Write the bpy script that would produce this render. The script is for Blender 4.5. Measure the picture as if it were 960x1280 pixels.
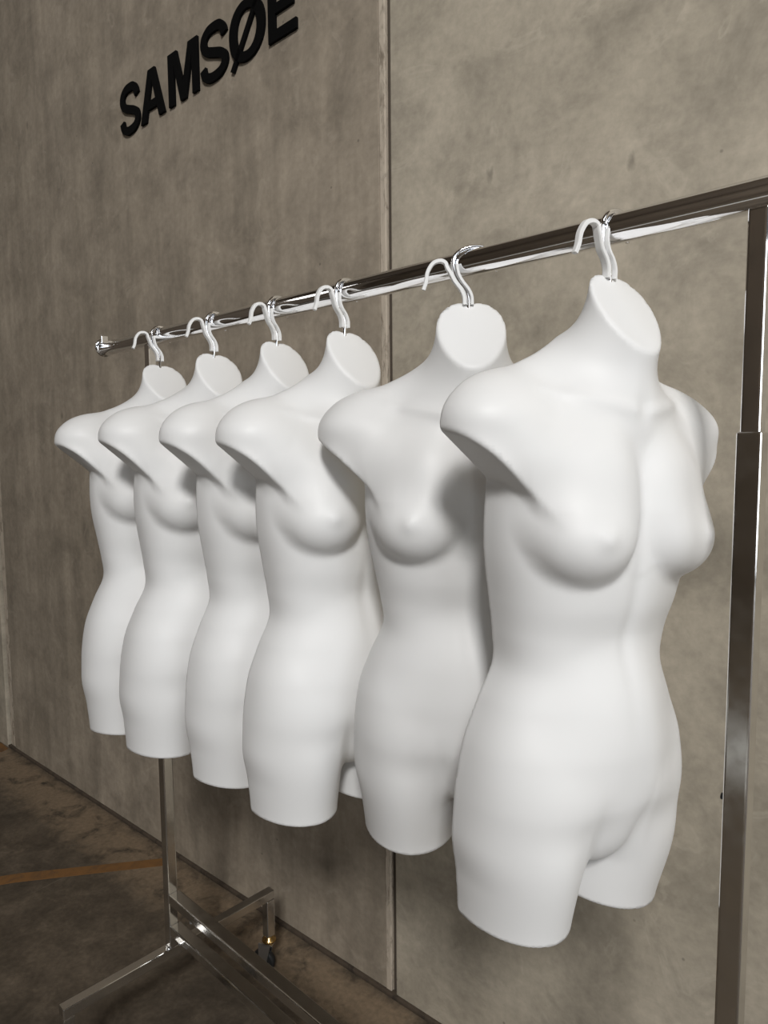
import bpy, bmesh, math, random
import numpy as np
from mathutils import Vector, Matrix

# ------------------------------------------------------------------ clear
for o in list(bpy.data.objects):
    bpy.data.objects.remove(o, do_unlink=True)
scene = bpy.context.scene
C = scene.collection
random.seed(4)

# ------------------------------------------------------------------ camera
F_PX = 870.0
CAM = Vector((0.849, -0.891, 1.624))
right = Vector((0.7217, 0.6912, -0.0080))
fwd = Vector((-0.6893, 0.7188, -0.0897))
fwd.normalize()
right = (right - right.dot(fwd) * fwd).normalized()
up = right.cross(fwd)
cam_data = bpy.data.cameras.new('camera')
cam = bpy.data.objects.new('camera', cam_data)
C.objects.link(cam)
cam.matrix_world = Matrix(((right.x, up.x, -fwd.x, CAM.x),
                           (right.y, up.y, -fwd.y, CAM.y),
                           (right.z, up.z, -fwd.z, CAM.z),
                           (0, 0, 0, 1)))
cam_data.sensor_fit = 'VERTICAL'
cam_data.sensor_height = 36.0
cam_data.lens = F_PX / 1280.0 * 36.0
cam_data.clip_start = 0.02
scene.camera = cam

# ------------------------------------------------------------------ world, lights, exposure
world = bpy.data.worlds.new('world')
scene.world = world
world.use_nodes = True
bg = world.node_tree.nodes['Background']
bg.inputs['Color'].default_value = (0.92, 0.95, 1.0, 1)
bg.inputs['Strength'].default_value = 0.25

def area_light(name, loc, target, sx, sy, power, color):
    d = bpy.data.lights.new(name, 'AREA')
    d.shape = 'RECTANGLE'
    d.size, d.size_y, d.energy, d.color = sx, sy, power, color
    o = bpy.data.objects.new(name, d)
    C.objects.link(o)
    o.location = loc
    o.rotation_euler = (Vector(target) - Vector(loc)).to_track_quat('-Z', 'Y').to_euler()
    return o

# high-bay lamp over the near end, daylight through the wide doorway, two added fills and a high window in the far end wall
area_light('high_bay_lamp', (4.2, -4.5, 5.90), (0.0, 0.0, 1.4), 1.0, 1.0, 850, (1.0, 0.985, 0.965))
area_light('doorway_daylight', (8.6, -2.0, 2.1), (0.0, -0.6, 1.4), 4.6, 3.6, 400, (0.93, 0.965, 1.0))
area_light('camera_side_fill', (3.2, -6.55, 3.6), (-0.2, 0.0, 1.4), 5.0, 1.3, 215, (0.82, 0.91, 1.0))  # added cool fill that lifts the shadows, no real window
area_light('overhead_fill', (4.4, -3.4, 6.4), (3.6, -3.2, 0.0), 4.0, 2.0, 130, (0.86, 0.93, 1.0))  # added fill from above, lights the bounce strip, no real roof opening
area_light('far_high_window', (-6.8, -4.0, 5.1), (-0.5, 0.0, 1.0), 1.7, 1.7, 70, (1.0, 0.98, 0.95))

scene.view_settings.view_transform = 'Standard'
scene.view_settings.look = 'None'
scene.view_settings.gamma = 1.0
scene.view_settings.use_curve_mapping = False
scene.view_settings.exposure = -1.27

# ------------------------------------------------------------------ helpers
def link(o, parent=None):
    C.objects.link(o)
    if parent is not None:
        o.parent = parent
    return o

def empty(name, loc=(0, 0, 0), rz=0.0):
    o = bpy.data.objects.new(name, None)
    o.empty_display_size = 0.05
    C.objects.link(o)
    o.location = loc
    o.rotation_euler = (0, 0, rz)
    return o

def tag(o, label=None, cat=None, group=None, kind=None):
    if label: o['label'] = label
    if cat: o['category'] = cat
    if group: o['group'] = group
    if kind: o['kind'] = kind
    return o

def mesh_obj(name, bm, mat, parent=None, smooth=False):
    me = bpy.data.meshes.new(name)
    bmesh.ops.recalc_face_normals(bm, faces=bm.faces)
    bm.to_mesh(me)
    bm.free()
    me.materials.append(mat)
    if smooth:
        for p in me.polygons: p.use_smooth = True
    return link(bpy.data.objects.new(name, me), parent)

def add_box(bm, lo, hi, bevel=0.0, seg=2):
    r = bmesh.ops.create_cube(bm, size=1.0)
    vs = r['verts']
    for v in vs:
        v.co = Vector([lo[i] + (hi[i] - lo[i]) * (v.co[i] + 0.5) for i in range(3)])
    if bevel > 0:
        es = list({e for v in vs for e in v.link_edges})
        bmesh.ops.bevel(bm, geom=es, offset=bevel, segments=seg, affect='EDGES', profile=0.6)

def add_cyl(bm, a, b, r0, r1=None, seg=32, caps=True):
    a, b = Vector(a), Vector(b)
    r1 = r0 if r1 is None else r1
    d = b - a
    m = Matrix.Translation((a + b) / 2) @ d.to_track_quat('Z', 'Y').to_matrix().to_4x4()
    bmesh.ops.create_cone(bm, cap_ends=caps, segments=seg, radius1=r0, radius2=r1, depth=d.length, matrix=m)

def add_lathe(bm, prof, centre, axis='z', seg=40):
    """prof: list of (r, h) ; closed by caps when r == 0"""
    rings = []
    cx, cy, cz = centre
    for r, h in prof:
        ring = []
        for k in range(seg):
            t = 2 * math.pi * k / seg
            c, s = r * math.cos(t), r * math.sin(t)
            if axis == 'z': p = (cx + c, cy + s, cz + h)
            elif axis == 'x': p = (cx + h, cy + c, cz + s)
            else: p = (cx + c, cy + h, cz + s)
            ring.append(bm.verts.new(p))
        rings.append(ring)
    for A, B in zip(rings[:-1], rings[1:]):
        for k in range(seg):
            bm.faces.new((A[k], A[(k + 1) % seg], B[(k + 1) % seg], B[k]))
    bm.faces.new(rings[0])
    bm.faces.new(list(reversed(rings[-1])))

def catmull(pts, n=8):
    P = [Vector(p) for p in pts]
    P = [2 * P[0] - P[1]] + P + [2 * P[-1] - P[-2]]
    out = []
    for i in range(1, len(P) - 2):
        for k in range(n):
            t = k / n
            out.append(0.5 * ((2 * P[i]) + (-P[i - 1] + P[i + 1]) * t + (2 * P[i - 1] - 5 * P[i] + 4 * P[i + 1] - P[i + 2]) * t * t
                              + (-P[i - 1] + 3 * P[i] - 3 * P[i + 1] + P[i + 2]) * t ** 3))
    out.append(P[-2])
    return out

def add_sweep(bm, path, section_fn, normal):
    """sweep a closed 2-D section along a path; section_fn(i, n) gives [(u, v)] with u along `normal` x tangent, v along `normal`"""
    N = Vector(normal).normalized()
    rings = []
    n = len(path)
    for i, p in enumerate(path):
        t = (path[min(i + 1, n - 1)] - path[max(i - 1, 0)]).normalized()
        nn = (N - N.dot(t) * t).normalized()
        b = t.cross(nn)
        rings.append([bm.verts.new(p + b * u + nn * v) for u, v in section_fn(i, n)])
    for A, B in zip(rings[:-1], rings[1:]):
        m = len(A)
        for k in range(m):
            bm.faces.new((A[k], A[(k + 1) % m], B[(k + 1) % m], B[k]))
    bm.faces.new(rings[0])
    bm.faces.new(list(reversed(rings[-1])))

# ------------------------------------------------------------------ materials
def new_mat(name):
    m = bpy.data.materials.new(name)
    m.use_nodes = True
    nt = m.node_tree
    return m, nt, nt.nodes['Principled BSDF']

def N(nt, typ, **kw):
    n = nt.nodes.new(typ)
    for k, v in kw.items():
        if k in n.inputs: n.inputs[k].default_value = v
        else: setattr(n, k, v)
    return n

def ramp(nt, stops):
    r = nt.nodes.new('ShaderNodeValToRGB')
    e = r.color_ramp.elements
    while len(e) < len(stops): e.new(0.5)
    for el, (p, c) in zip(e, stops):
        el.position = p
        el.color = (*c, 1) if len(c) == 3 else c
    return r

def mix(nt, a, b, fac, blend='MIX'):
    m = nt.nodes.new('ShaderNodeMix')
    m.data_type = 'RGBA'
    m.blend_type = blend
    L = nt.links
    for sock, val in ((m.inputs[0], fac), (m.inputs[6], a), (m.inputs[7], b)):
        if hasattr(val, 'is_linked'): L.new(val, sock)
        elif isinstance(val, (int, float)): sock.default_value = val
        else: sock.default_value = (*val, 1)
    return m.outputs[2]

def coords(nt, scale=(1, 1, 1), kind='Object', loc=(0, 0, 0)):
    tc = nt.nodes.new('ShaderNodeTexCoord')
    mp = nt.nodes.new('ShaderNodeMapping')
    mp.inputs['Scale'].default_value = scale
    mp.inputs['Location'].default_value = loc
    nt.links.new(tc.outputs[kind], mp.inputs['Vector'])
    return mp.outputs['Vector']

def noise(nt, vec, scale, detail=4, rough=0.55, dist=0.0):
    n = N(nt, 'ShaderNodeTexNoise', Scale=scale, Detail=detail, Roughness=rough, Distortion=dist)
    nt.links.new(vec, n.inputs['Vector'])
    return n.outputs['Fac']

def mat_plain(name, col, rough, metal=0.0, spec=0.5, bump=0.0, bscale=200):
    m, nt, b = new_mat(name)
    b.inputs['Base Color'].default_value = (*col, 1)
    b.inputs['Roughness'].default_value = rough
    b.inputs['Metallic'].default_value = metal
    b.inputs['Specular IOR Level'].default_value = spec
    if bump > 0:
        v = coords(nt)
        f = noise(nt, v, bscale, 3)
        bp = N(nt, 'ShaderNodeBump', Strength=bump, Distance=0.001)
        nt.links.new(f, bp.inputs['Height'])
        nt.links.new(bp.outputs['Normal'], b.inputs['Normal'])
    return m

M_WHITE = mat_plain('white_plastic_form', (0.80, 0.80, 0.795), 0.48, spec=0.38)
M_HOOK = mat_plain('white_hook_plastic', (0.82, 0.82, 0.81), 0.35)
M_BLACK = mat_plain('black_letter', (0.003, 0.003, 0.003), 0.7, spec=0.08)
M_RUBBER = mat_plain('caster_rubber', (0.01, 0.01, 0.01), 0.6)
M_BRASS = mat_plain('caster_brass', (0.55, 0.36, 0.14), 0.25, metal=1.0)
M_ZINC = mat_plain('zinc_bolt', (0.75, 0.76, 0.78), 0.3, metal=1.0)
M_SEAL = None

def mat_chrome(name, rough, col):
    m, nt, b = new_mat(name)
    b.inputs['Metallic'].default_value = 1.0
    v = coords(nt, (1, 1, 1))
    f = noise(nt, v, 35, 5)
    r = ramp(nt, [(0.3, (rough * 0.6,) * 3), (0.75, (rough * 1.7,) * 3)])
    nt.links.new(f, r.inputs['Fac'])
    nt.links.new(r.outputs['Color'], b.inputs['Roughness'])
    b.inputs['Base Color'].default_value = (*col, 1)
    return m
M_CHROME = mat_chrome('chrome_tube', 0.05, (0.93, 0.93, 0.94))
M_STEEL = mat_chrome('worn_chrome_steel', 0.13, (0.80, 0.79, 0.77))

def mat_concrete(name, base, streak, loc=(0, 0, 0)):
    m, nt, b = new_mat(name)
    L = nt.links
    v = coords(nt, (1, 1, 1), loc=loc)
    vs = coords(nt, (5.0, 1.0, 0.55), loc=loc)
    big = noise(nt, v, 1.5, 6, 0.62, 0.3)
    cloud = noise(nt, v, 5.5, 9, 0.66, 0.35)
    fine = noise(nt, v, 45, 6, 0.6)
    st = noise(nt, vs, 2.2, 6, 0.6, 0.25)
    d = tuple(x * 0.74 for x in base)
    l = tuple(min(1, x * 1.18) for x in base)
    r1 = ramp(nt, [(0.32, d), (0.52, base), (0.72, l)])
    L.new(cloud, r1.inputs['Fac'])
    r2 = ramp(nt, [(0.3, (0.80, 0.79, 0.76)), (0.7, (1.12, 1.11, 1.10))])
    L.new(big, r2.inputs['Fac'])
    c = mix(nt, r1.outputs['Color'], r2.outputs['Color'], 0.8, 'MULTIPLY')
    r3 = ramp(nt, [(0.3, (0.72, 0.71, 0.69)), (0.7, (1.15, 1.14, 1.12))])
    L.new(st, r3.inputs['Fac'])
    c = mix(nt, c, r3.outputs['Color'], streak, 'MULTIPLY')
    r4 = ramp(nt, [(0.3, (0.86, 0.86, 0.86)), (0.7, (1.08, 1.08, 1.08))])
    L.new(fine, r4.inputs['Fac'])
    c = mix(nt, c, r4.outputs['Color'], 0.9, 'MULTIPLY')
    # trowel smears: thin pale distorted veins
    vein = N(nt, 'ShaderNodeTexNoise', Scale=5.5, Detail=5, Roughness=0.55, Distortion=2.2)
    L.new(v, vein.inputs['Vector'])
    rv = ramp(nt, [(0.60, (0, 0, 0)), (0.66, (1, 1, 1)), (0.72, (0, 0, 0))])
    L.new(vein.outputs['Fac'], rv.inputs['Fac'])
    lv = tuple(min(1, x * 1.4) for x in base)
    mm = N(nt, 'ShaderNodeMath', operation='MULTIPLY')
    L.new(rv.outputs['Color'], mm.inputs[0]); mm.inputs[1].default_value = 0.22
    c = mix(nt, c, lv, mm.outputs[0])
    # pores: small dark pits
    vo = N(nt, 'ShaderNodeTexVoronoi', Scale=9.0, Randomness=1.0)
    L.new(v, vo.inputs['Vector'])
    rp = ramp(nt, [(0.020, (1, 1, 1)), (0.045, (0, 0, 0))])
    L.new(vo.outputs['Distance'], rp.inputs['Fac'])
    mp = N(nt, 'ShaderNodeMath', operation='MULTIPLY')
    L.new(rp.outputs['Color'], mp.inputs[0]); mp.inputs[1].default_value = 0.6
    c = mix(nt, c, tuple(x * 0.3 for x in base), mp.outputs[0])
    vb = N(nt, 'ShaderNodeTexVoronoi', Scale=2.6, Randomness=1.0)
    wv = coords(nt, (1.6, 1.0, 0.8), loc=(loc[0] + 0.3, loc[1], loc[2] + 0.7))
    wn = N(nt, 'ShaderNodeTexNoise', Scale=30.0, Detail=4.0)
    L.new(wv, wn.inputs['Vector'])
    wa = N(nt, 'ShaderNodeVectorMath', operation='MULTIPLY_ADD')
    L.new(wn.outputs['Color'], wa.inputs[0]); wa.inputs[1].default_value = (0.035, 0.035, 0.035); L.new(wv, wa.inputs[2])
    L.new(wa.outputs[0], vb.inputs['Vector'])
    rb2 = ramp(nt, [(0.022, (1, 1, 1)), (0.05, (0, 0, 0))])
    L.new(vb.outputs['Distance'], rb2.inputs['Fac'])
    mb = N(nt, 'ShaderNodeMath', operation='MULTIPLY')
    L.new(rb2.outputs['Color'], mb.inputs[0]); mb.inputs[1].default_value = 0.55
    c = mix(nt, c, tuple(x * 0.35 for x in base), mb.outputs[0])
    L.new(c, b.inputs['Base Color'])
    b.inputs['Roughness'].default_value = 0.75
    b.inputs['Specular IOR Level'].default_value = 0.25
    bp = N(nt, 'ShaderNodeBump', Strength=0.25, Distance=0.004)
    L.new(cloud, bp.inputs['Height'])
    bp2 = N(nt, 'ShaderNodeBump', Strength=0.15, Distance=0.001)
    L.new(fine, bp2.inputs['Height'])
    L.new(bp.outputs['Normal'], bp2.inputs['Normal'])
    L.new(bp2.outputs['Normal'], b.inputs['Normal'])
    return m
M_CONC_A = mat_concrete('concrete_streaked', (0.365, 0.315, 0.254), 0.75)
M_CONC_B = mat_concrete('concrete_cloudy', (0.445, 0.398, 0.322), 0.15, (3.1, 0.4, 1.7))

def mat_floor():
    m, nt, b = new_mat('worn_concrete_floor')
    L = nt.links
    v = coords(nt)
    big = noise(nt, v, 1.6, 7, 0.62, 0.8)
    med = noise(nt, v, 8, 10, 0.70, 0.5)
    fine = noise(nt, v, 60, 4, 0.6)
    r1 = ramp(nt, [(0.3, (0.060, 0.048, 0.035)), (0.5, (0.095, 0.076, 0.056)), (0.72, (0.155, 0.125, 0.093))])
    L.new(med, r1.inputs['Fac'])
    r2 = ramp(nt, [(0.3, (0.65, 0.65, 0.65)), (0.7, (1.25, 1.22, 1.18))])
    L.new(big, r2.inputs['Fac'])
    c = mix(nt, r1.outputs['Color'], r2.outputs['Color'], 1.0, 'MULTIPLY')
    # pale dusty band along the wall foot (object space: the wall runs along +x at y = 0)
    sep = N(nt, 'ShaderNodeSeparateXYZ'); L.new(v, sep.inputs[0])
    nb = noise(nt, v, 9, 6, 0.7, 1.5)
    ad = N(nt, 'ShaderNodeMath', operation='MULTIPLY_ADD')
    L.new(nb, ad.inputs[0]); ad.inputs[1].default_value = 0.22; L.new(sep.outputs['Y'], ad.inputs[2])
    rb = ramp(nt, [(0.0, (0, 0, 0)), (0.02, (0, 0, 0)), (0.07, (1, 1, 1)), (0.14, (0.8, 0.8, 0.8)), (0.20, (0, 0, 0))])
    mr = N(nt, 'ShaderNodeMapRange'); L.new(ad.outputs[0], mr.inputs[0])
    mr.inputs[1].default_value = -0.2; mr.inputs[2].default_value = 0.8
    rb = ramp(nt, [(0.05, (0, 0, 0)), (0.14, (0.75, 0.75, 0.75)), (0.25, (0.9, 0.9, 0.9)), (0.30, (0.35, 0.35, 0.35)), (0.34, (0, 0, 0))])
    L.new(mr.outputs[0], rb.inputs['Fac'])
    mul = N(nt, 'ShaderNodeMath', operation='MULTIPLY')
    rn = ramp(nt, [(0.36, (0, 0, 0)), (0.50, (1, 1, 1))]); L.new(med, rn.inputs['Fac'])
    L.new(rb.outputs['Color'], mul.inputs[0]); L.new(rn.outputs['Color'], mul.inputs[1])
    c = mix(nt, c, (0.25, 0.185, 0.122), mul.outputs[0])
    # scratches
    for k, (sc, ang) in enumerate((((2.2, 60, 1), 0.5), ((50, 1.6, 1), -0.3))):
        tc = nt.nodes.new('ShaderNodeTexCoord'); mp = nt.nodes.new('ShaderNodeMapping')
        mp.inputs['Rotation'].default_value = (0, 0, ang); mp.inputs['Scale'].default_value = sc
        L.new(tc.outputs['Object'], mp.inputs['Vector'])
        n = noise(nt, mp.outputs['Vector'], 1.0, 3, 0.5, 0.6)
        rs = ramp(nt, [(0.70, (0, 0, 0)), (0.76, (0.35, 0.35, 0.35))]); L.new(n, rs.inputs['Fac'])
        c = mix(nt, c, (0.20, 0.17, 0.13), rs.outputs['Color'])
    rf = ramp(nt, [(0.3, (0.8, 0.8, 0.8)), (0.7, (1.15, 1.15, 1.15))]); L.new(fine, rf.inputs['Fac'])
    c = mix(nt, c, rf.outputs['Color'], 1.0, 'MULTIPLY')
    L.new(c, b.inputs['Base Color'])
    b.inputs['Roughness'].default_value = 0.62
    b.inputs['Specular IOR Level'].default_value = 0.3
    bp = N(nt, 'ShaderNodeBump', Strength=0.3, Distance=0.003)
    L.new(med, bp.inputs['Height']); L.new(bp.outputs['Normal'], b.inputs['Normal'])
    return m
M_FLOOR = mat_floor()

def mat_mottled(name, a, bcol, scale):
    m, nt, b = new_mat(name)
    v = coords(nt, (1, 1, 0.35))
    f = noise(nt, v, scale, 6, 0.7, 0.8)
    r = ramp(nt, [(0.35, bcol), (0.5, a), (0.7, tuple(x * 1.15 for x in a))])
    nt.links.new(f, r.inputs['Fac'])
    nt.links.new(r.outputs['Color'], b.inputs['Base Color'])
    b.inputs['Roughness'].default_value = 0.8
    return m
M_JOINT = mat_mottled('joint_mortar', (0.50, 0.43, 0.345), (0.22, 0.18, 0.135), 38)
M_GAP = mat_plain('joint_dark_sealant', (0.085, 0.068, 0.052), 0.8)
M_TAPE = mat_mottled('orange_floor_tape', (0.20, 0.095, 0.028), (0.13, 0.07, 0.03), 12)
M_DARK = mat_mottled('dark_hall', (0.150, 0.118, 0.088), (0.105, 0.083, 0.063), 2)
M_BOUNCE = mat_mottled('pale_bounce_strip', (0.50, 0.50, 0.48), (0.42, 0.42, 0.40), 3)
M_EDGE = mat_mottled('wall_foot_brown', (0.075, 0.055, 0.038), (0.035, 0.026, 0.018), 14)  # dark brown strip along the base of the wall

# ------------------------------------------------------------------ structure : wall, floor
WALL_A = Vector((-3.22, 0.36, 0.0))
WALL_ANG = math.radians(3.30)
wall_m = Matrix.Translation(WALL_A) @ Matrix.Rotation(WALL_ANG, 4, 'Z')

def in_wall(o):
    o.matrix_world = wall_m
    return o

HWALL = 6.6
bm = bmesh.new()
add_box(bm, (-4.0, 0.025, -0.02), (12.5, 0.22, HWALL))
wall = in_wall(mesh_obj('wall_back', bm, M_CONC_A))
tag(wall, 'bare grey-brown concrete panel wall behind the rack', 'wall', kind='structure')
def wall_part(name, lo, hi, mat, bevel=0.0):
    b_ = bmesh.new()
    add_box(b_, lo, hi, bevel)
    return mesh_obj(name, b_, mat, wall)
J = 2.717
wall_part('concrete_panel', (-3.9, -0.012, 0.0), (-0.012, 0.03, HWALL), M_CONC_B, 0.004)
wall_part('concrete_panel', (0.055, 0.0, 0.0), (J, 0.03, HWALL), M_CONC_A, 0.003)
wall_part('concrete_panel', (2.757, -0.001, 0.0), (12.4, 0.03, HWALL), M_CONC_B, 0.004)
wall_part('joint_strip', (0.0, 0.004, 0.0), (0.055, 0.03, HWALL), M_JOINT, 0.003)
wall_part('joint_strip', (J + 0.001, -0.001, 0.0), (J + 0.022, 0.03, HWALL), M_JOINT, 0.003)
wall_part('joint_sealant', (J + 0.022, 0.012, 0.0), (2.757, 0.03, HWALL), M_GAP)
wall_part('joint_sealant', (-0.012, 0.015, 0.0), (0.0, 0.03, HWALL), M_GAP)
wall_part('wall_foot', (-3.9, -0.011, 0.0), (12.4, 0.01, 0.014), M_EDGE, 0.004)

bm = bmesh.new()
add_box(bm, (-4.0, -7.0, -0.1), (12.5, 0.2, 0.0))
floor = in_wall(mesh_obj('floor', bm, M_FLOOR))
tag(floor, 'dark worn concrete floor with scratches', 'floor', kind='structure')

bm = bmesh.new()
add_box(bm, (-2.5, -3.9, -0.09), (12.4, -3.25, 0.004))
tag(in_wall(mesh_obj('floor_bounce_strip', bm, M_BOUNCE)), 'added pale bounce strip on the unseen hall floor', 'floor', kind='structure')  # unseen strip added for upward bounce and a bright band in the post
bm = bmesh.new()
add_box(bm, (-6.0, -7.0, HWALL), (12.5, 0.3, HWALL + 0.15))
tag(in_wall(mesh_obj('ceiling', bm, M_DARK)), 'dark brown hall ceiling', 'ceiling', kind='structure')
bm = bmesh.new()
add_box(bm, (-6.0, -7.2, 0.0), (12.5, -7.0, HWALL))
tag(in_wall(mesh_obj('wall_front', bm, M_DARK)), 'dark brown hall wall behind the camera', 'wall', kind='structure')
bm = bmesh.new()
add_box(bm, (-4.2, -7.0, 0.0), (-4.0, 0.2, HWALL))
tag(in_wall(mesh_obj('wall_left', bm, M_DARK)), 'dark brown end wall of the hall', 'wall', kind='structure')

# strips of orange tape stuck on the floor
def tape(pts, label):
    b_ = bmesh.new()
    vs = [b_.verts.new((x, y, 0.0008)) for x, y in pts]
    f = b_.faces.new(vs)
    r = bmesh.ops.extrude_face_region(b_, geom=[f])
    for v in r['geom']:
        if isinstance(v, bmesh.types.BMVert): v.co.z = 0.0
    return tag(mesh_obj('floor_tape', b_, M_TAPE), label, 'tape')
tape([(-2.25, -0.56), (-2.19, -0.58), (-1.90, -0.06), (-1.56, 0.415), (-1.62, 0.42), (-1.95, -0.03)],
     'long faded orange tape strip crossing the floor beneath the rack')
tape([(-3.75, 0.02), (-3.62, 0.02), (-3.19, 0.30), (-3.21, 0.34), (-3.32, 0.34)],
     'short orange tape patch on the floor by the far wall joint')

# ------------------------------------------------------------------ lettering on the wall
def poly_prism(bm, outline, hole=None, y0=-0.010, y1=-0.001):
    """outline: list of (x, z) ; extruded along y (towards the viewer = -y)"""
    from mathutils.geometry import tessellate_polygon
    loops = [outline] + ([hole] if hole else [])
    flat = [p for lp in loops for p in lp]
    tris = tessellate_polygon([[Vector((p[0], p[1], 0)) for p in lp] for lp in loops])
    F = [bm.verts.new((p[0], y0, p[1])) for p in flat]
    B = [bm.verts.new((p[0], y1, p[1])) for p in flat]
    for t in tris:
        try:
            bm.faces.new([F[i] for i in t]); bm.faces.new([B[i] for i in reversed(t)])
        except ValueError: pass
    k = 0
    for lp in loops:
        n = len(lp)
        for i in range(n):
            a, b_ = k + i, k + (i + 1) % n
            bm.faces.new((F[a], F[b_], B[b_], B[a]))
        k += n

def thick(path, wd, caps=True):
    """outline polygon of a stroked open path; wd(i/n) half width"""
    L_, R_ = [], []
    n = len(path)
    for i, p in enumerate(path):
        t = (path[min(i + 1, n - 1)] - path[max(i - 1, 0)]).normalized()
        w = wd(i / (n - 1))
        L_.append((p.x - t.y * w, p.y + t.x * w))
        R_.append((p.x + t.y * w, p.y - t.x * w))
    return L_ + R_[::-1]

CAPH = 0.174
sign = empty('wall_sign')
in_wall(sign)
tag(sign, 'large black raised capital lettering mounted high on the concrete wall', 'sign')
BASE0, BASE1 = 2.824, 2.851           # baseline rises a touch along the wall
def base_at(x): return BASE0 + (BASE1 - BASE0) * (x - 1.56) / (2.41 - 1.56)

def letter(x0, w, polys):
    """polys in unit box: x 0..1 of width w, z 0..1 of cap height"""
    b_ = bmesh.new()
    for outline, hole in polys:
        tr = lambda lp: [(x0 + x * w, base_at(x0 + x * w) + z * CAPH) for x, z in lp]
        poly_prism(b_, tr(outline), tr(hole) if hole else None)
    return mesh_obj('letter', b_, M_BLACK, sign)

S_PATH = catmull([(0.10, 0.29, 0), (0.16, 0.155, 0), (0.33, 0.078, 0), (0.52, 0.065, 0), (0.74, 0.10, 0), (0.875, 0.21, 0), (0.86, 0.33, 0), (0.72, 0.42, 0),
                  (0.48, 0.495, 0), (0.25, 0.575, 0), (0.135, 0.69, 0), (0.155, 0.82, 0), (0.30, 0.915, 0), (0.50, 0.938, 0), (0.71, 0.915, 0), (0.83, 0.82, 0), (0.875, 0.715, 0)], 6)
def s_outline():
    # stroke in a space where both axes are in units of cap height
    asp = 0.148 / CAPH
    pth = [Vector((p.x * asp, p.y, 0)) for p in S_PATH]
    o = thick(pth, lambda t: 0.086)
    return [(x / asp, z) for x, z in o]
letter(1.418, 0.138, [(s_outline(), None)])
A_OUT = [(0, 0), (0.365, 1), (0.635, 1), (1, 0), (0.765, 0), (0.695, 0.215), (0.305, 0.215), (0.235, 0)]
A_HOLE = [(0.365, 0.385), (0.635, 0.385), (0.50, 0.80)]
letter(1.562, 0.158, [(A_OUT, A_HOLE)])
M_OUT = [(0, 0), (0, 1), (0.30, 1), (0.50, 0.33), (0.70, 1), (1, 1), (1, 0), (0.81, 0), (0.81, 0.76), (0.595, 0), (0.405, 0), (0.19, 0.76), (0.19, 0)]
letter(1.748, 0.176, [(M_OUT, None)])
letter(1.938, 0.150, [(s_outline(), None)])
def ell(cx, cz, a, b_, n=40, e=2.0):
    return [(cx + a * math.copysign(abs(math.cos(t)) ** (2 / e), math.cos(t)), cz + b_ * math.copysign(abs(math.sin(t)) ** (2 / e), math.sin(t)))
            for t in [2 * math.pi * k / n for k in range(n)]]
letter(2.096, 0.172, [(ell(0.5, 0.5, 0.5, 0.52, e=2.15), ell(0.5, 0.5, 0.295, 0.355, e=2.1)),
                      ([(0.02, -0.055), (0.11, -0.10), (0.98, 1.055), (0.89, 1.10)], None)])
E_OUT = [(0, 0), (0, 1), (0.97, 1), (0.97, 0.83), (0.25, 0.83), (0.25, 0.60), (0.90, 0.60), (0.90, 0.435), (0.25, 0.435), (0.25, 0.175), (1, 0.175), (1, 0)]
letter(2.286, 0.124, [(E_OUT, None)])

# ------------------------------------------------------------------ clothes rack
H = 1.909
RT = 0.0192
rack = empty('clothes_rack', (-0.825, 0.0, 0.0))
tag(rack, 'chrome rolling garment rack holding the row of white torsos', 'clothes rack')
RX = 0.825                                  # rack-local x offset
def rpart(name, bm, mat, smooth=False, parent=None):
    return mesh_obj(name, bm, mat, parent or rack, smooth)
def rx(x): return x + RX
bm = bmesh.new()
add_lathe(bm, [(RT * 0.9, -1.082), (RT, -1.078), (RT, 0.86), (RT * 0.9, 0.865)], (RX, 0, H), 'x', 48)
rail = rpart('rail', bm, M_CHROME, True)
for xe, s in ((-1.082, -1), (0.865, 1)):    # flanged end stops
    bm = bmesh.new()
    add_lathe(bm, [(0.012, s * 0.0), (0.024, s * 0.0), (0.0255, s * 0.003), (0.024, s * 0.006), (0.014, s * 0.009), (0.004, s * 0.010)], (rx(xe), 0, H + 0.004), 'x', 36)
    ec = rpart('end_stop', bm, M_CHROME, True)
    bm = bmesh.new()
    add_box(bm, (rx(xe) - 0.004, -0.010, H + 0.016), (rx(xe) + 0.004, 0.010, H + 0.036), 0.002)
    mesh_obj('stop_tab', bm, M_CHROME, ec)

def square_tube(name, lo, hi, mat=M_STEEL, bev=0.0032):
    b_ = bmesh.new()
    add_box(b_, lo, hi, bev, 3)
    return rpart(name, b_, mat)

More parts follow.
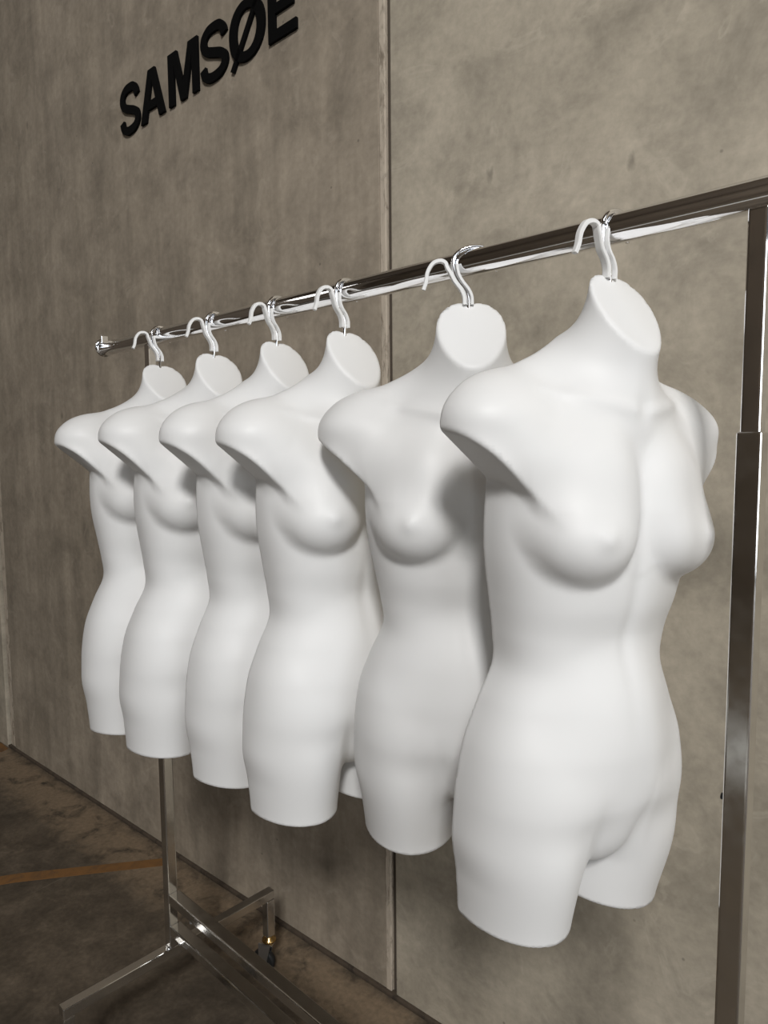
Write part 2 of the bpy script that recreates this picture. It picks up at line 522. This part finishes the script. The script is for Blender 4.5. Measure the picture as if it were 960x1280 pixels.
for xc in (-0.8255, 0.5935):
    x = rx(xc)
    square_tube('inner_post', (x - 0.011, -0.011, 1.55), (x + 0.011, 0.011, H - RT + 0.004), M_CHROME)
    op = square_tube('outer_post', (x - 0.0140, -0.0140, 0.272), (x + 0.0140, 0.0140, 1.641), M_STEEL)
    b_ = bmesh.new()                        # spring button of the telescope
    add_cyl(b_, (x - 0.0135, 0.0, 1.19), (x - 0.0195, 0.0, 1.19), 0.0045, 0.0040, 20)
    mesh_obj('spring_button', b_, M_RUBBER, op, True)
    # foot: bar across with a short leg at each end
    square_tube('foot_bar', (x - 0.0140, -0.300, 0.243), (x + 0.0140, 0.338, 0.272))
    for ye, s in ((-0.300, 1), (0.338, -1)):
        y0, y1 = sorted((ye, ye + s * 0.028))
        square_tube('foot_leg', (x - 0.0140, y0, 0.125), (x + 0.0140, y1, 0.2435))
        yc = (y0 + y1) / 2
        cas = empty('caster')
        cas.parent = rack
        cas.location = (x, yc, 0)
        b_ = bmesh.new()
        add_lathe(b_, [(0.006, 0.125), (0.013, 0.125), (0.013, 0.118), (0.021, 0.115), (0.022, 0.109), (0.018, 0.104), (0.010, 0.103)], (0, 0, 0), 'z', 32)
        mesh_obj('swivel_ring', b_, M_BRASS, cas, True)
        b_ = bmesh.new()
        rot = Matrix.Rotation(0.5 if s < 0 else -0.3, 3, 'Z')
        for sy in (-1, 1):
            add_box(b_, (-0.030, sy * 0.0155 - 0.0015, 0.030), (0.010, sy * 0.0155 + 0.0015, 0.104), 0.001)
        add_box(b_, (-0.018, -0.017, 0.098), (0.016, 0.017, 0.104), 0.001)
        for v in b_.verts:
            if v.co.z < 0.06: v.co.x = v.co.x * 0.6 - 0.012
            v.co = rot @ v.co
        mesh_obj('fork', b_, M_ZINC, cas)
        b_ = bmesh.new()
        add_lathe(b_, [(0.012, -0.011), (0.032, -0.011), (0.0365, -0.008), (0.0375, 0.0), (0.0365, 0.008), (0.032, 0.011), (0.012, 0.011)], (-0.020, 0, 0.0375), 'y', 36)
        for v in b_.verts: v.co = rot @ v.co
        mesh_obj('wheel', b_, M_RUBBER, cas, True)
        b_ = bmesh.new()
        add_cyl(b_, (-0.020, -0.020, 0.0375), (-0.020, 0.020, 0.0375), 0.005, seg=16)
        for v in b_.verts: v.co = rot @ v.co
        mesh_obj('axle', b_, M_ZINC, cas, True)
    b_ = bmesh.new()                        # weld bead at the post foot
    bmesh.ops.create_icosphere(b_, subdivisions=2, radius=0.006, matrix=Matrix.Translation((x + 0.010, -0.015, 0.273)) @ Matrix.Diagonal((1, 1.3, 0.7, 1)))
    mesh_obj('weld_bead', b_, M_ZINC, rack, True)

x0, x1 = rx(-0.8115), rx(0.5795)
for zt in (0.428, 0.337):
    bmx = square_tube('cross_beam', (x0, -0.0140, zt - 0.026), (x1, 0.0200, zt), M_STEEL, 0.0036)
    for xb in (x0 + 0.085 if zt > 0.4 else x0 + 0.025, x1 - 0.05):
        b_ = bmesh.new()
        add_cyl(b_, (xb, 0.002, zt - 0.026), (xb, 0.002, zt - 0.037), 0.0065, seg=6)
        add_cyl(b_, (xb, 0.002, zt - 0.036), (xb, 0.002, zt - 0.048), 0.0035, seg=14)
        mesh_obj('bolt', b_, M_ZINC, bmx)

# ------------------------------------------------------------------ torso: smooth implicit body, meshed by surface nets
T = dict(
    Wz=[-0.0500, -0.1500, -0.2000, -0.2600, -0.3200, -0.4000, -0.4600, -0.5050, -0.5500, -0.6000, -0.6600, -0.7200, -0.7800, -0.9000],
    W=[0.1000, 0.1337, 0.1425, 0.1576, 0.1624, 0.1585, 0.1462, 0.1369, 0.1319, 0.1526, 0.1734, 0.1769, 0.1647, 0.1598],
    D=[0.0605, 0.0656, 0.0918, 0.1029, 0.1133, 0.1203, 0.1167, 0.1070, 0.1087, 0.1181, 0.1361, 0.1380, 0.1029, 0.0911],
    Tz=[-0.6000, -0.7000, -0.7800, -0.9000],
    TX=[0.0, 0.0010, 0.0030, 0.0055],
    TW=[0.0718, 0.0816, 0.0855, 0.0786],
    TD=[0.0999, 0.1199, 0.1310, 0.1140],
    D0=0.0105,
    nt=2.5180,
    nth=1.9567,
    zpel=0.8167,
    pu_c=[0.0, 0.0710, -0.7502],
    pu_r=[0.0573, 0.0591, 0.0715],
    sh_a=[0.0484, -0.0079, -0.1529],
    sh_b=[0.1769, -0.0036, -0.2268],
    sh_r=[0.0280, 0.0321],
    ua_a=[0.1606, -0.0041, -0.2297],
    ua_b=[0.2110, 0.0310, -0.3319],
    ua_r=[0.0436, 0.0543],
    de_c=[0.1750, 0.0113, -0.2290],
    de_r=[0.0579, 0.0583, 0.0341],
    fo_a=[0.0700, 0.0800, -0.2950],
    fo_b=[0.1380, 0.0490, -0.2660],
    fo_r=[0.0340, 0.0280],
    nk_a=[0.0213, 0.0330, -0.1875],
    nk_b=[0.0109, 0.0763, 0.0155],
    nk_r=[0.0282, 0.0447],
    nf_a=[0.0484, -0.2069],
    nf_b=[0.1078, -0.0331],
    nf_r=[0.0277, 0.0359],
    nk_k=0.0691,
    br_c=[0.0765, 0.0837, -0.3726],
    br_r=[0.0690, 0.0675, 0.0600],
    up_c=[0.0560, 0.0820, -0.3160],
    up_r=[0.0480, 0.0480, 0.0720],
    ni=[0.2281, 0.1336],
    zcl=-0.2107,
    arm_p=[0.1730, -0.2955],
    arm_t=[0.2540, -0.2345],
    neck_ang=52.5071,
    zbot=-0.9055,
    HR=0.0377,
)
def smin(a, b, k):
    h = np.clip(0.5 + 0.5 * (b - a) / k, 0, 1)
    return b + (a - b) * h - k * h * (1 - h)
def smax(a, b, k): return -smin(-a, -b, k)
def interp(z, zs, vs):
    zs=np.array(zs)[::-1]; vs=np.array(vs)[::-1]
    zc = np.clip(z, zs[0], zs[-1])
    i = np.clip(np.searchsorted(zs, zc) - 1, 0, len(zs) - 2)
    m = np.gradient(vs, zs)
    h = zs[i + 1] - zs[i]
    u = (zc - zs[i]) / h
    return ((2*u**3-3*u**2+1)*vs[i] + (u**3-2*u**2+u)*h*m[i] + (-2*u**3+3*u**2)*vs[i+1] + (u**3-u**2)*h*m[i+1])
def ellipsoid(x, d, z, c, r):
    px, pd, pz = (x - c[0]), (d - c[1]), (z - c[2])
    k0 = np.sqrt((px / r[0]) ** 2 + (pd / r[1]) ** 2 + (pz / r[2]) ** 2) + 1e-9
    k1 = np.sqrt((px / r[0] ** 2) ** 2 + (pd / r[1] ** 2) ** 2 + (pz / r[2] ** 2) ** 2) + 1e-9
    return k0 * (k0 - 1) / k1
def cone(x, d, z, a, b, ra, rb, sx=1.0):
    a, b = np.array(a), np.array(b)
    ba = b - a
    t = ((x - a[0]) * ba[0] + (d - a[1]) * ba[1] + (z - a[2]) * ba[2]) / ba.dot(ba)
    t = np.clip(t, 0, 1)
    q = np.sqrt(((x - a[0] - t * ba[0]) / sx) ** 2 + (d - a[1] - t * ba[1]) ** 2 + (z - a[2] - t * ba[2]) ** 2)
    return (q - (ra + (rb - ra) * t)) * min(1.0, sx)
def section(x, d, w, df, n, T):
    dd = np.maximum(d - T['D0'], 0)
    dep = df - T['D0']
    g = ((np.abs(x) / w) ** n + (dd / dep) ** n) ** (1.0 / n)
    return (g - 1.0) * np.minimum(w, dep)
def nipple(T):
    c, r = T['br_c'], T['br_r']
    u = np.array([math.sin(T['ni'][0]), math.cos(T['ni'][0]) * math.cos(T['ni'][1]), math.sin(T['ni'][1])])
    u = u / np.sqrt(((u / np.array(r)) ** 2).sum())
    return np.array(c) + u
def line_dist(px, pz, a, b):
    ax_, az_, bx, bz = a[0], a[1], b[0], b[1]
    t = np.clip(((px - ax_) * (bx - ax_) + (pz - az_) * (bz - az_)) / ((bx - ax_) ** 2 + (bz - az_) ** 2), 0, 1)
    return (px - ax_ - t * (bx - ax_)) ** 2 + (pz - az_ - t * (bz - az_)) ** 2
def pelvis(x, d, z, T):
    tr = section(x, d, interp(z, T['Wz'], T['W']), interp(z, T['Wz'], T['D']), T['nt'], T)
    tr = smax(tr, z + 0.150, 0.10)
    tr = smax(tr, -(z + T['zpel']), 0.05)
    tr = smin(tr, ellipsoid(x, d, z, T['pu_c'], T['pu_r']), 0.030)
    return smin(tr, ellipsoid(x, d, z, (0, 0.060, -0.620), (0.085, 0.070, 0.085)), 0.05)
def trunk(x, d, z, T):
    th = section(np.abs(x) - (interp(z, T['Tz'], T['TW']) + interp(z, T['Tz'], T['TX'])), d, interp(z, T['Tz'], T['TW']), interp(z, T['Tz'], T['TD']), T['nth'], T)
    th = smax(th, z + 0.63, 0.15)
    return smin(pelvis(x, d, z, T), th, 0.009 + 0.024 * np.clip((np.abs(x) - 0.018) / 0.035, 0, 1))
def breast(x, d, z, T):
    ax = np.abs(x)
    br = smin(ellipsoid(ax, d, z, T['br_c'], T['br_r']), ellipsoid(ax, d, z, T['up_c'], T['up_r']), 0.04)
    br = br + 0.006 * np.exp(-(ax / 0.018) ** 2)
    nv = nipple(T)
    return br - 0.0046 * np.exp(-((ax - nv[0]) ** 2 + (d - nv[1]) ** 2 + (z - nv[2]) ** 2) / 0.0125 ** 2)
def torso(x, d, z, T, cutneck=True, cutarm=True):
    ax = np.abs(x)
    tr = trunk(x, d, z, T)
    f = smin(tr, cone(ax, d, z, T['sh_a'], T['sh_b'], *T['sh_r']), 0.05)
    f = smin(f, ellipsoid(ax, d, z, T['de_c'], T['de_r']), 0.045)
    f = smin(f, cone(ax, d, z, T['ua_a'], T['ua_b'], *T['ua_r']), 0.04)
    P=np.array(T['arm_p']); t=np.array(T['arm_t'])-P; t=t/np.linalg.norm(t); n=(t[1],-t[0])
    arm = (ax - P[0]) * n[0] + (z - P[1]) * n[1]
    f = smin(smax(f, arm, 0.004) if cutarm else f, tr, 0.003 + 0.030 * np.clip((d - 0.045) / 0.04, 0, 1) * np.clip((ax - 0.085) / 0.03, 0, 1) * np.exp(-(arm / 0.04) ** 2))
    f = smin(f, cone(ax, d, z, T['fo_a'], T['fo_b'], *T['fo_r']), 0.045)
    nk = smin(cone(ax, d, z, T['nk_a'], T['nk_b'], *T['nk_r']), cone(x, d, z, (0, *T['nf_a']), (0, *T['nf_b']), *T['nf_r']), 0.03)
    f = smin(f, nk, T['nk_k'])
    f = smin(f, breast(x, d, z, T), 0.012 + 0.018 * np.clip((z + 0.395) / 0.06, 0, 1))
    front = np.clip((d - 0.03) / 0.04, 0, 1)
    # collar bones, throat notch, sternum and belly mid-line as low relief
    f = f - 0.0022 * front * np.exp(-line_dist(ax, z, (0.016, T['zcl']), (0.125, T['zcl'] + 0.022)) / 0.009 ** 2)
    f = f + 0.0018 * front * np.exp(-(x ** 2 + (z - T['zcl'] - 0.008) ** 2) / 0.013 ** 2)
    f = f + 0.0030 * front * np.exp(-(x / 0.012) ** 2) * np.exp(-((z + 0.46) / 0.13) ** 2)
    if cutneck:
        a=math.radians(T['neck_ang'])
        f = smax(f, d * math.sin(a) + z * math.cos(a), 0.004)
    f = smax(f, T['zbot'] - z, 0.003)
    f = smax(f, -d, 0.003)
    return f

def surface_nets(fn, lo, hi, h):
    n = [int(math.ceil((b - a) / h)) + 1 for a, b in zip(lo, hi)]
    gx, gy, gz = (lo[i] + h * np.arange(n[i]) for i in range(3))
    X, Y, Zg = np.meshgrid(gx, gy, gz, indexing='ij')
    V = fn(X, Y, Zg)
    S = V < 0
    acc = np.zeros((n[0] - 1, n[1] - 1, n[2] - 1, 3)); cnt = np.zeros(acc.shape[:3])
    crn = [(i, j, k) for i in (0, 1) for j in (0, 1) for k in (0, 1)]
    sl = lambda A, c: A[c[0]:n[0] - 1 + c[0], c[1]:n[1] - 1 + c[1], c[2]:n[2] - 1 + c[2]]
    for a in crn:
        for ax_ in range(3):
            if a[ax_] == 1: continue
            b = list(a); b[ax_] = 1
            va, vb = sl(V, a), sl(V, b)
            m = (va < 0) != (vb < 0)
            t = np.where(m, va / np.where(m, va - vb, 1), 0)
            p = np.zeros(va.shape + (3,))
            for c in range(3): p[..., c] = a[c]
            p[..., ax_] += t
            acc += p * m[..., None]; cnt += m
    act = cnt > 0
    idx = -np.ones(act.shape, int); idx[act] = np.arange(act.sum())
    ijk = np.argwhere(act)
    P = np.array(lo) + h * (ijk + acc[act] / cnt[act][:, None])
    quads = []
    for ax_ in range(3):
        u, v = (ax_ + 1) % 3, (ax_ + 2) % 3
        A = np.take(S, range(0, n[ax_] - 1), axis=ax_); B = np.take(S, range(1, n[ax_]), axis=ax_)
        for e in np.argwhere(A != B):
            if e[u] == 0 or e[v] == 0 or e[u] >= n[u] - 1 or e[v] >= n[v] - 1: continue
            c = [None] * 4
            for q, (du, dv) in enumerate(((-1, -1), (0, -1), (0, 0), (-1, 0))):
                w = e.copy(); w[u] += du; w[v] += dv
                c[q] = idx[tuple(w)]
            quads.append(c if A[tuple(e)] else c[::-1])
    Q = np.array(quads)
    e = 1e-4
    for it in range(4):                       # pull the vertices on to the exact surface
        x, y, z = P.T
        f0 = fn(x, y, z)
        g = np.stack([fn(x + e, y, z) - fn(x - e, y, z), fn(x, y + e, z) - fn(x, y - e, z), fn(x, y, z + e) - fn(x, y, z - e)], 1) / (2 * e)
        g2 = (g ** 2).sum(1) + 1e-9
        step = np.clip(f0 / g2, -h * 0.5, h * 0.5)
        P = P - g * step[:, None]
    return P, Q

P, Q = surface_nets(lambda x, d, z: torso(x, d, z, T), (-0.272, -0.012, -0.918), (0.272, 0.212, 0.022), 0.0042)
P[:, 1] *= -1.0                               # local front is -y
torso_me = bpy.data.meshes.new('torso_body')
torso_me.from_pydata(P.tolist(), [], Q.tolist())
torso_me.materials.append(M_WHITE)
bm = bmesh.new(); bm.from_mesh(torso_me)
bmesh.ops.recalc_face_normals(bm, faces=bm.faces)
bm.to_mesh(torso_me); bm.free()
for p in torso_me.polygons: p.use_smooth = True

# hook: chrome wire over the rail, white sleeve along its stem that runs out into a small front hook
HR = T['HR']
YH = -0.022
def circ(r, n=12): return [(r * math.cos(2 * math.pi * k / n), r * math.sin(2 * math.pi * k / n)) for k in range(n)]

def rect_sec(hw, hd, c=0.3):
    return [(-hw, -hd + hd * c), (-hw + hw * c, -hd), (hw - hw * c, -hd), (hw, -hd + hd * c), (hw, hd - hd * c), (hw - hw * c, hd), (-hw + hw * c, hd), (-hw, hd - hd * c)]

def build_hook(us, hw, zb, parent, loc):
    """local frame centred on the rail, hook plane = xz; us: x of the stem, hw: half width of the loop, zb: stem bottom"""
    zt = RT + 0.0028
    S = [(us + 0.004, -0.064), (us + 0.003, -0.052), (us - 0.002, -0.041), (us - 0.011, -0.030), (0.5 * (us - 0.015 - hw), -0.018), (-hw, -0.002)]
    wire = [(us + 0.003, zb), (us + 0.004, -0.072)] + S
    for k in range(15, 216, 15):
        an = math.radians(180 - k)
        wire.append((hw * math.cos(an), zt * math.sin(an) if an > 0 else (zt + 0.006) * math.sin(an)))
    P3 = lambda pts: [(x, 0.0, z) for x, z in pts]
    b_ = bmesh.new()
    add_sweep(b_, catmull(P3(wire), 6), lambda i, n: circ(0.0033), (0, 1, 0))
    w = mesh_obj('hook_wire', b_, M_CHROME, parent, True)
    w.location = loc
    b_ = bmesh.new()
    left = [(x - 0.0062, z) for x, z in S[:-1]] + [(-hw - 0.009, -0.009), (-hw - 0.012, -0.002), (-hw - 0.020, 0.001), (-hw - 0.031, -0.003), (-hw - 0.039, -0.016), (-hw - 0.041, -0.030), (-hw - 0.045, -0.042)]
    add_sweep(b_, catmull(P3(left), 6), lambda i, n: rect_sec(0.0031, 0.0060 - 0.0022 * max(0.0, i / (n - 1) - 0.4) / 0.6), (0, 1, 0))
    rgt = [(x + 0.0058, z) for x, z in S[:-1]] + [(-hw + 0.0055, -0.004)]
    add_sweep(b_, catmull(P3(rgt), 6), lambda i, n: rect_sec(0.0024, 0.0060), (0, 1, 0))
    add_sweep(b_, catmull(P3(S[:-1]), 6), lambda i, n: rect_sec(0.0060, 0.0012), (0, 1, 0))
    sl = mesh_obj('hook_sleeve', b_, M_HOOK, parent, False)
    sl.location = loc

# x on the rail, azimuth of the facing direction (degrees), label
FORMS = [
    (-0.7752, -9.07, -6.43, 3.96, -0.0015, 'white plastic hanging female torso at the far left end of the row'),
    (-0.5284, -9.06, -0.94, 4.17, 0.0026, 'white plastic hanging female torso, second from the far left end'),
    (-0.3035, -3.11, 0.73, 2.26, 0.0051, 'white plastic hanging female torso, third from the far left end'),
    (-0.1019, -8.53, 0.70, 2.14, 0.0018, 'white plastic hanging female torso just left of the one turned to face the camera'),
    (0.1830, -47.16, 2.72, 0.71, 0.0123, 'white plastic hanging female torso turned to face the camera, second from the near post'),
    (0.4125, -16.78, 3.06, 2.01, 0.0127, 'nearest and largest white plastic hanging female torso, beside the chrome post at right'),
]
for i, (x, az, pt, rl, dz, lab) in enumerate(FORMS):
    rm = Matrix.Rotation(math.radians(az + 90), 4, 'Z') @ Matrix.Rotation(math.radians(pt), 4, 'X') @ Matrix.Rotation(math.radians(rl), 4, 'Y')
    t = empty('hanging_torso')
    mw = Matrix.Translation((x, 0, H + dz)) @ rm @ Matrix.Translation((0, -YH, -HR))
    t.matrix_world = mw
    tag(t, lab, 'mannequin', 'white torso forms hanging on the rail')
    link(bpy.data.objects.new('torso_body', torso_me), t)
    # where the rail crosses the plane of the hook (local y = YK)
    YK = -0.030
    inv = mw.inverted()
    p0, p1 = inv @ Vector((0, 0, H)), inv @ Vector((1, 0, H))
    q = p0 + (p1 - p0) * ((YK - p0.y) / (p1.y - p0.y))
    ca = abs((p1 - p0).normalized().y)
    hw = (RT + 0.0045) / max(ca, 0.55)
    zcap = -abs(YK) * math.tan(math.radians(T['neck_ang']))
    build_hook(-q.x - 0.006, hw, zcap - 0.015 - q.z, t, (q.x, YK, q.z))
print('torso verts', len(P), 'quads', len(Q))
